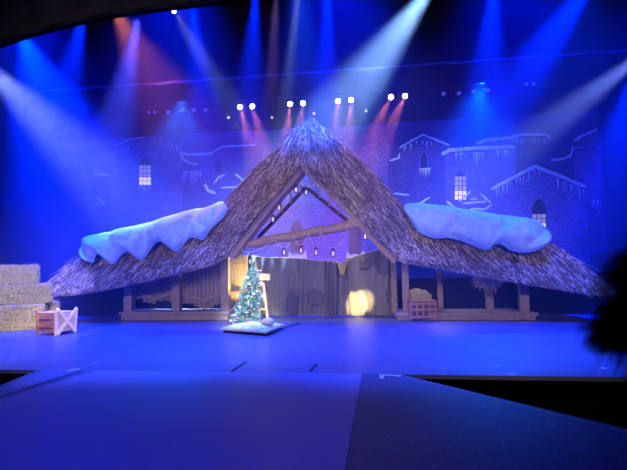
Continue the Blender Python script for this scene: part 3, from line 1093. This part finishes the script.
# ------------------------------------------------------------------ crate with crossed braces
def crate():
    B = fl(56, 335.5)
    v_ = Vector((B.x, B.y, 0)).normalized()
    w_ = Vector((v_.y, -v_.x, 0))
    th = R(43)
    ux = w_ * math.cos(th) + v_ * math.sin(th)
    uy = -w_ * math.sin(th) + v_ * math.cos(th)
    L1 = L2 = 0.56
    hgt = 0.56
    r = thing('wooden_crate', (B.x, B.y, 0), 'pale wooden crate with crossed braces on the right face, standing before the hay', 'crate')
    up = Vector((0, 0, 1))
    fl_ = 0.07   # slight flare to the top

    def P(a, b, z):
        k = 1 + fl_ * (z / hgt)
        return B + ux * ((a - .5) * L1 * k + .5 * L1) + uy * ((b - .5) * L2 * k + .5 * L2) + up * z
    # slats: front (b=0), left (a=0), right(a=1), back (b=1)
    def face(f, m, name):
        mb = MB()
        n = 4
        z0, z1 = .07, hgt - .02
        for i in range(n):
            za, zb_ = lerp(z0, z1, i / n) + .002, lerp(z0, z1, (i + 1) / n) - .003
            q = [f(0, za), f(1, za), f(1, zb_), f(0, zb_)]
            nrm = (q[1] - q[0]).cross(q[3] - q[0]).normalized() * .02
            mb.prism(q, nrm)
        return mb.build(name, m, r)
    s1_ = face(lambda t_, z: P(t_, 0, z), M['cratepanel'], 'slatted_side')
    s2_ = face(lambda t_, z: P(0, t_, z), M['cratedark'], 'slatted_side')  # left side darker and redder than the other sides
    s2_['label'] = 'reddish brown slatted side'
    face(lambda t_, z: P(1, t_, z), M['cratelight'], 'slatted_side')
    face(lambda t_, z: P(t_, 1, z), M['cratelight'], 'slatted_side')
    MB().prism([P(0, 0, .07), P(1, 0, .07), P(1, 1, .07), P(0, 1, .07)], (0, 0, .02)).build('crate_bottom', M['cratelight'], r)
    o = -uy * .035
    for a, b in (((.02, .02), (.98, hgt + .05)), ((.98, .02), (.02, hgt + .05))):
        MB().bar(P(a[0], 0, a[1]) + o, P(b[0], 0, b[1]) + o, .03, .075, up=tuple(uy)).build('cross_brace', M['cratelight'], r)
        o = o - uy * .012
    for a in (0, 1):
        for b in (0, 1):
            MB().bar(P(a, b, 0), P(a, b, hgt + .04), .055, .055, up=tuple(uy)).build('corner_post', M['cratelight' if a or not b else 'cratedark'], r)
    # rails and recessed handholds on the dark side
    for z in (.2, .40):
        MB().bar(P(0, .15, z) - ux * .03, P(0, .85, z) - ux * .03, .02, .035, up=(0, 0, 1)).build('side_rail', M['cratedark'], r)


crate()


# ------------------------------------------------------------------ slatted coop beside the right deck
def coop():
    a, b = fl(411, 321), fl(436, 320.5)
    ux = (b - a).normalized()
    uy = Vector((-ux.y, ux.x, 0))
    L, W, H = (b - a).length, .5, .52
    r = thing('slatted_coop', (a.x, a.y, 0), 'small dark wooden coop box with four barred openings by the right deck', 'crate')

    def P(s_, t_, z):
        return a + ux * s_ * L + uy * t_ * W + Vector((0, 0, z))
    for s_ in (0, 1):
        for t_ in (0, 1):
            MB().bar(P(s_, t_, 0), P(s_, t_, H), .05, .05, up=tuple(uy)).build('corner_post', M['cratedark'], r)
    fr = MB()
    for z in (.10, .30, H - .06):
        fr.bar(P(0, 0, z) - uy * .02, P(1, 0, z) - uy * .02, .03, .06, up=tuple(uy))
    for i in range(5):
        fr.bar(P(i / 4, 0, .1) - uy * .02, P(i / 4, 0, H - .06) - uy * .02, .03, .035, up=tuple(uy))
    fr.build('barred_front', M['cratedark'], r)
    MB().prism([P(0, .05, .06), P(1, .05, .06), P(1, .05, H), P(0, .05, H)], uy * .01).build('inner_panel', M['darkwood'], r)
    for s_ in (0.02, .98):
        MB().prism([P(s_, 0, .06), P(s_, 1, .06), P(s_, 1, H), P(s_, 0, H)], ux * .015).build('side_panel', M['cratedark'], r)
    MB().prism([P(-.03, -.05, H), P(1.03, -.05, H), P(1.03, 1.05, H), P(-.03, 1.05, H)], (0, 0, .03)).build('lid', M['cratedark'], r)


coop()
p = at(419, 312, 14.15)
mb = MB().sphere((p.x, 14.15, .30 + DH * 0.0), .30, 16, 10, (1.15, .7, .85), .35, 3)
sk = tag(mb.build('grain_sack', M['sack']), 'rumpled grain sack slumped on the deck behind the coop', 'sack')
sk.location.z = DH


# ------------------------------------------------------------------ rolling wagon with tree and sign stand
WA, WB, WC = fl(220, 332.5), fl(267, 336.5), fl(285, 328.5)
wux = (WB - WA).normalized()
wuy = (WC - WB)
WH = 0.13
wag = thing('rolling_platform', (WA.x, WA.y, 0), 'low rolling platform under the decorated fir tree, covered in white snow cloth', 'platform')


def WP(s_, t_, z=0):
    return WA + wux * s_ * (WB - WA).length + wuy * t_ + Vector((0, 0, z))


bevel(MB().prism([WP(0, 0, .06), WP(1, 0, .06), WP(1, 1, .06), WP(0, 1, .06)], (0, 0, .05)).build('platform_board', M['sack'], wag), .01)
mb = MB()


def snowtop(u, v):
    p = WP(lerp(.02, .98, u), lerp(.02, .98, v), .111)
    e = min(1, 6 * min(u, 1 - u, v, 1 - v))
    return p + Vector((0, 0, e * (.035 + .04 * noise.noise(p * 3) + .10 * max(0, 1 - 2.4 * math.hypot(u - .5, v - .45))) + .001))


mb.grid(snowtop, 24, 24)
mb.build('snow_cloth', M['whitesnow'], wag, True)
for s_ in (.08, .92):
    for t_ in (.06, .94):
        c = WP(s_, t_)
        MB().tube([(c.x - .02, c.y, .03), (c.x + .02, c.y, .03)], .03, 12).build('caster', M['steel'], wag)
MB().tube([WP(1.0, .05, .08), WP(1.05, .9, .05), fl(299, 324) + Vector((0, 0, .02))], .012, 5).build('tow_cable', M['steel'], wag)

TB, TT = fl(247, 328), at(253, 268, fl(247, 328).y)
TB = Vector((TB.x - .05, TB.y, WH + .04))
TAX = TT - TB
tree = thing('fir_tree', (TB.x, TB.y, TB.z), 'slim decorated fir tree leaning slightly, frosted and lit white, on the rolling platform', 'tree')
MB().tube([TB - Vector((0, 0, .03)), TB + TAX * .5, TT + TAX * .1], [.03, .02, .004], 7).build('trunk', M['bark'], tree)
nb = MB()
fr_ = MB()
random.seed(21)
for i in range(430):
    t_ = random.random() ** 1.25
    a = random.uniform(0, 2 * math.pi)
    rad = (0.36 * (1 - t_) ** .62 + .03) * random.uniform(.55, 1.08)
    c = TB + TAX * (t_ * .98 + .03)
    d = Vector((math.cos(a), math.sin(a), -.25)).normalized()
    q = c + d * rad
    # a twig: short spray of needles
    for k in range(16):
        s_ = random.uniform(-.12, .03)
        pp = q + d * s_
        dd = d * .6 + Vector((random.gauss(0, .6), random.gauss(0, .6), random.gauss(0.05, .5)))
        (nb if random.random() < .84 else fr_).blade(pp, dd, .016, random.uniform(.05, .085), .005, 1)
nb.build('foliage', M['needle'], tree)
M['frost'] = mat('frosted_tip', (0.60, 0.72, 0.66), (0.4, 0.5, 0.46), 12, 0.8)
fr_.build('frosted_tips', M['frost'], tree)
# slim spire branch at the top
sp = MB()
for i in range(90):
    k = random.random()
    p = TT + TAX * .12 * k + Vector((0, 0, .0))
    sp.blade(p, (random.gauss(0, .5), random.gauss(0, .5), .8), .014, .09 * (1.2 - k), 0, 1)
sp.build('top_sprig', M['needle'], tree)

ORN = [(.05, -150, 'gold', 'gold ball at the bottom left of the fir tree'), (.06, -62, 'red', 'red ball near the bottom right of the fir tree'),
       (.10, -100, 'red', 'red ball low in the middle of the fir tree'), (.16, -128, 'cream', 'cream ball low on the left half of the fir tree'),
       (.24, -60, 'red', 'red ball on the right side below the middle of the fir tree'), (.30, -110, 'cream', 'cream ball left of centre halfway down the fir tree'),
       (.38, -75, 'gold', 'gold ball in the middle of the fir tree'), (.44, -140, 'red', 'red ball on the left edge of the fir tree'),
       (.54, -50, 'cream', 'cream ball on the right edge above the middle of the fir tree'), (.60, -105, 'red', 'red ball in the upper half of the fir tree'),
       (.72, -85, 'gold', 'gold ball high up on the fir tree'), (.84, -115, 'cream', 'cream ball just below the tip of the fir tree')]
for t_, a, m_, lab in ORN:
    a = R(a)
    rad = 0.36 * (1 - t_) ** .62 + .035
    c = TB + TAX * t_ + Vector((math.cos(a) * rad, math.sin(a) * rad, -.03))
    r = thing('bauble', c - Vector((0, 0, .035)), m_ and lab, 'ornament', 'balls hung on the fir tree')
    MB().sphere(c, .036, 10, 8).build('ball', M[m_], r)
    MB().tube([c + Vector((0, 0, .032)), c + Vector((0, 0, .05))], .009, 6).build('cap', M['steel'], r)

# wooden stand with a sign board behind the tree
sy = TB.y + .35
SS = Vector((at(265, 325, sy).x, sy, WH + .03))
stand = thing('sign_stand', SS, 'tall narrow wooden stand with two short boards at its top, behind the fir tree', 'sign')
for a, b in (((259, 284), (260, 322)), ((263.5, 283), (268, 323))):
    A, B = at(*a, sy), at(*b, sy)
    B.z = WH + .01
    MB().bar(A, B, .05, .055).build('leg', M['litwood'], stand)
MB().bar(at(261, 284, sy + .3), Vector((SS.x, sy + .42, WH + .01)), .05, .05).build('leg', M['litwood'], stand)
for y in (296, 309):
    MB().bar(at(258.5, y, sy - .02), at(266.5, y + .5, sy - .02), .03, .045).build('rung', M['litwood'], stand)
MB().bar(at(255, 276.5, sy - .05), at(270, 277, sy - .05), .03, .17).build('sign_board', M['litwood'], stand)
MB().bar(at(256, 283.5, sy - .03), at(262.5, 284, sy - .03), .04, .10).build('sign_board', M['litwood'], stand)
MB().bar(at(255.5, 270.5, sy - .02), at(262, 270.5, sy - .02), .06, .03).build('top_cap', M['litwood'], stand)

p = WP(.86, .42)
tag(MB().sphere((p.x, p.y, WH + .115), .13, 14, 9, (1.2, .8, .75), .4, 8).build('grain_sack', M['sack']), 'small pale sack slumped at the foot of the wooden sign stand', 'sack')
p = WP(1.02, .75)

# ------------------------------------------------------------------ lamps on the upstage batten
ZBAT = 7.52
def lamp(px, py, Y, label, m, aim=(0, -1, -.25), rr=.085, grp='stage lamps on the batten', body=True):
    c = at(px, py, Y)
    d = Vector(aim).normalized()
    r = thing('stage_lamp', c, label, 'stage light', grp)
    MB().tube([c - d * .0, c - d * .16, c - d * .28], [rr * 1.15, rr * 1.1, rr * .6], 12).build('lamp_body', M['lampbody'], r, True)
    MB().tube([c + d * .005, c + d * .02], [rr, rr * .8], 14).build('lens', M[m], r)
    y = MB()
    side = d.cross(Vector((0, 0, 1))).normalized() * (rr * 1.3)
    k = c - d * .12
    y.tube([k - side, k - side + Vector((0, 0, rr * 2.2)), k + side + Vector((0, 0, rr * 2.2)), k + side], .012, 5)
    y.tube([k + Vector((0, 0, rr * 2.2)), Vector((k.x, YL + .12, ZBAT + .06)) if grp else Vector((k.x, k.y, ZC - .01))], .016, 6)
    y.build('yoke', M['steel'], r)
    return c


ORD = ['first', 'second', 'third', 'fourth', 'fifth', 'sixth', 'seventh', 'eighth']
WARM = [(240, 107), (252.3, 106.3), (290, 104), (303, 103.2), (338, 101), (351, 100), (391, 97), (405, 96)]
YL = 16.3
for i, (x, y) in enumerate(WARM):
    k = (i - 3.5) / 3.5
    lamp(x, y, YL, 'glowing pinkish-white lamp, %s from the left in the row above the roof peak' % ORD[i], 'lamp_on')
    c = at(x, y, YL)
    tx = [262, 274, 284, 296, 332, 346, 352, 366][i]
    q = at(tx, 180, YL + .4)
    spot('warm_beam', c + Vector((0, -.08, 0)), q, 8000, (1.0, 0.26, 0.30), 32, 1.0, .05)
DIM = [(149, 112.3), (154.5, 112.3), (168, 112), (181, 111), (193.5, 110.2), (205.5, 110)]
for i, (x, y) in enumerate(DIM):
    lamp(x, y, YL, 'unlit lamp, %s from the left in the row over the left houses' % ORD[i], 'unlit_lens_glow', rr=.05 if i < 2 else .07, grp='unlit lamps over the left houses')
DIM2 = [(443.5, 93.8), (459, 93), (473.5, 91.5), (488, 90.5), (526.5, 84), (533.5, 83.6)]
for i, (x, y) in enumerate(DIM2):
    lamp(x, y, YL, 'unlit lamp, %s from the left in the row over the right houses' % ORD[i], 'unlit_lens_glow', rr=.05 if i > 3 else .07, grp='unlit lamps over the right houses')
c = lamp(228.5, 117.5, YL, 'small yellow lamp hanging lower, left of the glowing row', 'lamp_yellow', (.5, -.6, -.6), .05, 'small yellow lamps')
spot('yellow_beam', c + Vector((.03, -.06, -.03)), at(275, 165, YL + .3), 4000, (1.0, .80, .12), 14, 1.0, .03)
for x, y, s_ in ((272, 117.5, 'small yellow lamp between the second and third glowing lamps'), (314, 113.5, 'small yellow lamp beside the roof peak'), (366, 111, 'small yellow lamp hung between the sixth and seventh glowing lamps')):
    lamp(x, y, YL, s_, 'lamp_yellow', (0, -.8, -.6), .045, 'small yellow lamps')
    c = at(x, y, YL)
    mb = MB()
    for sx in (-.12, .12):
        mb.bar(c + Vector((sx, .1, .05)), c + Vector((sx * 1.3, .1, .36)), .03, .03)
    tag(mb.build('lamp_bracket', M['steel']), 'dark hanging bracket above the ' + s_, 'bracket')
lamp(174, 11.5, 14.9, 'bright white moving lamp high up beside the valance', 'lamp_white', (.45, -.5, -.8), .07, None)
# battens
a, b = at(120, 107.5, YL), at(600, 75, YL)
bt = thing('lighting_batten', ((a.x + b.x) / 2, YL + .12, ZBAT), 'dark horizontal pipe carrying the row of glowing lamps', 'pipe')
MB().tube([(a.x - 1, YL + .12, ZBAT), (b.x + .5, YL + .12, ZBAT)], .03, 8).build('pipe', M['steel'], bt)
for k in range(6):
    x = lerp(a.x - .8, b.x + .3, k / 5)
    MB().tube([(x, YL + .12, ZBAT), (x, YL + .12, ZC - .01)], .008, 5).build('cable', M['steel'], bt)
# ------------------------------------------------------------------ tape marks and confetti
def tape(px, py, qx, qy, wd, m, label, grp=None):
    a, b = fl(px, py), fl(qx, qy)
    z = .016 if a.y < YE else .002
    a.z = b.z = z
    tag(MB().bar(a, b, .002, wd, up=(0, 0, 1)).build('tape_mark', m), label, 'tape', grp)


tape(383, 376, 401, 377, .05, M['tape'], 'white tape strip at the left corner of the right pit')
tape(381.5, 375.8, 382, 379.5, .06, M['tape'], 'short white tape tick next to the corner strip by the right pit')
tape(67, 370.2, 80, 368.5, .03, M['tape'], 'upper white tape strip at the left end of the vinyl panel')
tape(68, 372.2, 79, 370.5, .03, M['tape'], 'lower white tape strip at the left end of the vinyl panel')
for (x, y, l, m_, lab) in ((14, 358.5, 6, 'tape', 'pale tape mark nearest the left pit'), (54, 361.5, 5, 'tapepink', 'orange tape mark above the left tape strips'),
                           (95, 363, 5, 'tape', 'pale tape mark right of the left tape strips'), (232, 362, 3, 'tape', 'tiny tape mark before the fir platform'),
                           (288, 361.5, 6, 'tapepink', 'orange tape mark right of the fir platform, near the stage edge'), (340, 363, 4, 'tapepink', 'orange tape mark above the end of the vinyl panel'),
                           (389, 368, 5, 'tapepink', 'orange tape mark above the corner strip by the right pit'), (444, 368.5, 5, 'tapepink', 'orange tape mark above the left part of the right pit'),
                           (497, 365.5, 5, 'tape', 'pale tape mark above the middle of the right pit'), (513, 374, 6, 'tape', 'pale tape mark on the edge of the right pit'),
                           (604, 368, 5, 'tape', 'pale tape mark at far right near the dark hair')):
    tape(x - l / 2, y, x + l / 2, y + .2, .035, M[m_], lab, None)
tape(232, 371.5, 246, 362, .06, M['tapeblack'], 'black diagonal tape strip left, at the edge of the stage')
tape(310, 371.5, 317, 364, .05, M['tapeblack'], 'black diagonal tape strip right, at the edge of the stage')
random.seed(5)
cf = MB()
for i in range(330):
    x, y = random.uniform(365, 640), random.uniform(382, 470)
    if random.random() < .25:
        x = random.uniform(0, 360)
    p = fl(x, y)
    if y < 380 + (x - 400) * .24 + 3 and x > 400:
        continue
    if x < 362 and random.random() < .8:
        continue
    p.z = .015
    s_ = random.uniform(.003, .007)
    cf.box(p, (s_ * 2, s_, .001), Matrix.Rotation(random.uniform(0, 3), 3, 'Z'))
for i in range(230):
    t_ = random.random()
    p = ra.lerp(rb, t_ ** .7) + Vector((random.uniform(-.03, .01), -random.uniform(.0, .05), 0.004))
    p.z = .004
    cf.box(p, (.012, .006, .001))
tag(cf.build('confetti', M['tape']), 'tiny pale confetti specks scattered over the black walkway deck', 'confetti', kind='stuff')

# ------------------------------------------------------------------ dark shapes in the pits: plain humps added for unidentified things
for (x, y, s_, lab) in ((6, 369, .22, 'plain dark hump at the left end of the left pit'), (20, 371, .16, 'plain dark hump in the middle of the left pit'), (33, 368.5, .12, 'small dark hump at the right tip of the left pit')):
    p = fl(x, y)
    p.y = YE - .35
    o = MB().sphere((p.x, p.y, -.30), s_, 12, 8, (1.3, .8, 1), .6, x).build('pit_hump', M['black'], None, True)
    tag(o, lab, 'hump', 'humps in the left pit')
    o.scale = (1, 1, 1)

# ------------------------------------------------------------------ spectator at the right edge
random.seed(11)
HC = CAM + ray(676, 308) * 1.3
per = thing('person', (HC.x + .16, HC.y - .05, HC.z - 1.05), 'spectator with messy dark hair cut off by the right edge, close to the viewer', 'person')
body = bpy.data.meshes.new('body')
# skinned body: pelvis, spine, neck, head, arms
J = [(.16, -.05, -.95), (.17, -.04, -.62), (.16, -.02, -.38), (.12, 0, -.22), (.03, 0, -.06), (-.005, 0.0, .05),
     (.36, -.03, -.40), (.42, .02, -.66), (.30, .24, -.78), (-.02, -.03, -.42), (.0, .06, -.68), (.12, .26, -.78),
     (.28, .05, -.98), (.28, .42, -.98), (.06, .05, -.98), (.06, .42, -.98), (.28, .45, -1.4), (.06, .45, -1.4)]
E = [(0, 1), (1, 2), (2, 3), (3, 4), (4, 5), (2, 6), (6, 7), (7, 8), (2, 9), (9, 10), (10, 11), (0, 12), (12, 13), (0, 14), (14, 15), (13, 16), (15, 17)]
RD = [.14, .13, .14, .055, .08, .075, .06, .045, .03, .06, .045, .03, .09, .065, .09, .065, .045, .045]
off = WOFF[per.name]
body.from_pydata([HC + Vector(j) - off for j in J], E, [])
bo = bpy.data.objects.new('body', body)
C.objects.link(bo)
bo.parent = per
body.materials.append(M['shirt'])
sk_ = bo.modifiers.new('skin', 'SKIN')
for i, v in enumerate(body.skin_vertices[0].data):
    v.radius = (RD[i], RD[i])
    v.use_root = (i == 0)
ss = bo.modifiers.new('sub', 'SUBSURF')
ss.levels = ss.render_levels = 2
MB().sphere(HC + Vector((.0, .02, -.01)), .095, 20, 14, (.86, 1.0, 1.2)).build('head', M['skin'], per)
MB().sphere(HC + Vector((.0, .115, -.02)), .018, 8, 6, (.8, 1, 1.4)).build('nose', M['skin'], per)
MB().sphere(HC + Vector((-.0, -.02, .02)), .118, 24, 16, (.95, 1.0, 1.12), .25, 4).build('hair', M['hair'], per)
hb = MB()
for i in range(2600):
    th, ph = random.uniform(0, math.pi), random.uniform(0, 2 * math.pi)
    d = Vector((math.sin(th) * math.cos(ph), math.sin(th) * math.sin(ph), math.cos(th)))
    if d.y > .6:
        continue
    p = HC + Vector((d.x * .11, -.02 + d.y * .115, .02 + d.z * .13))
    dd = d * .5 + Vector((random.gauss(-.25, .35), random.gauss(-.1, .3), random.gauss(-.55, .35)))
    hb.blade(p, dd, .004, random.uniform(.05, .10), .03, 2)
# a loose lock sticking out to the left
for i in range(1300):
    t_ = random.random()
    p = HC + Vector((-.075 - .055 * t_ + random.gauss(0, .014), -.03 + random.gauss(0, .03), -.005 - .035 * t_ + random.gauss(0, .022 * (1.2 - t_))))
    dd = Vector((-.8, random.gauss(0, .3), random.gauss(-.45, .3)))
    hb.blade(p, dd, .004, random.uniform(.03, .075), .015, 2)
hb.build('hair_strands', M['hair'], per)
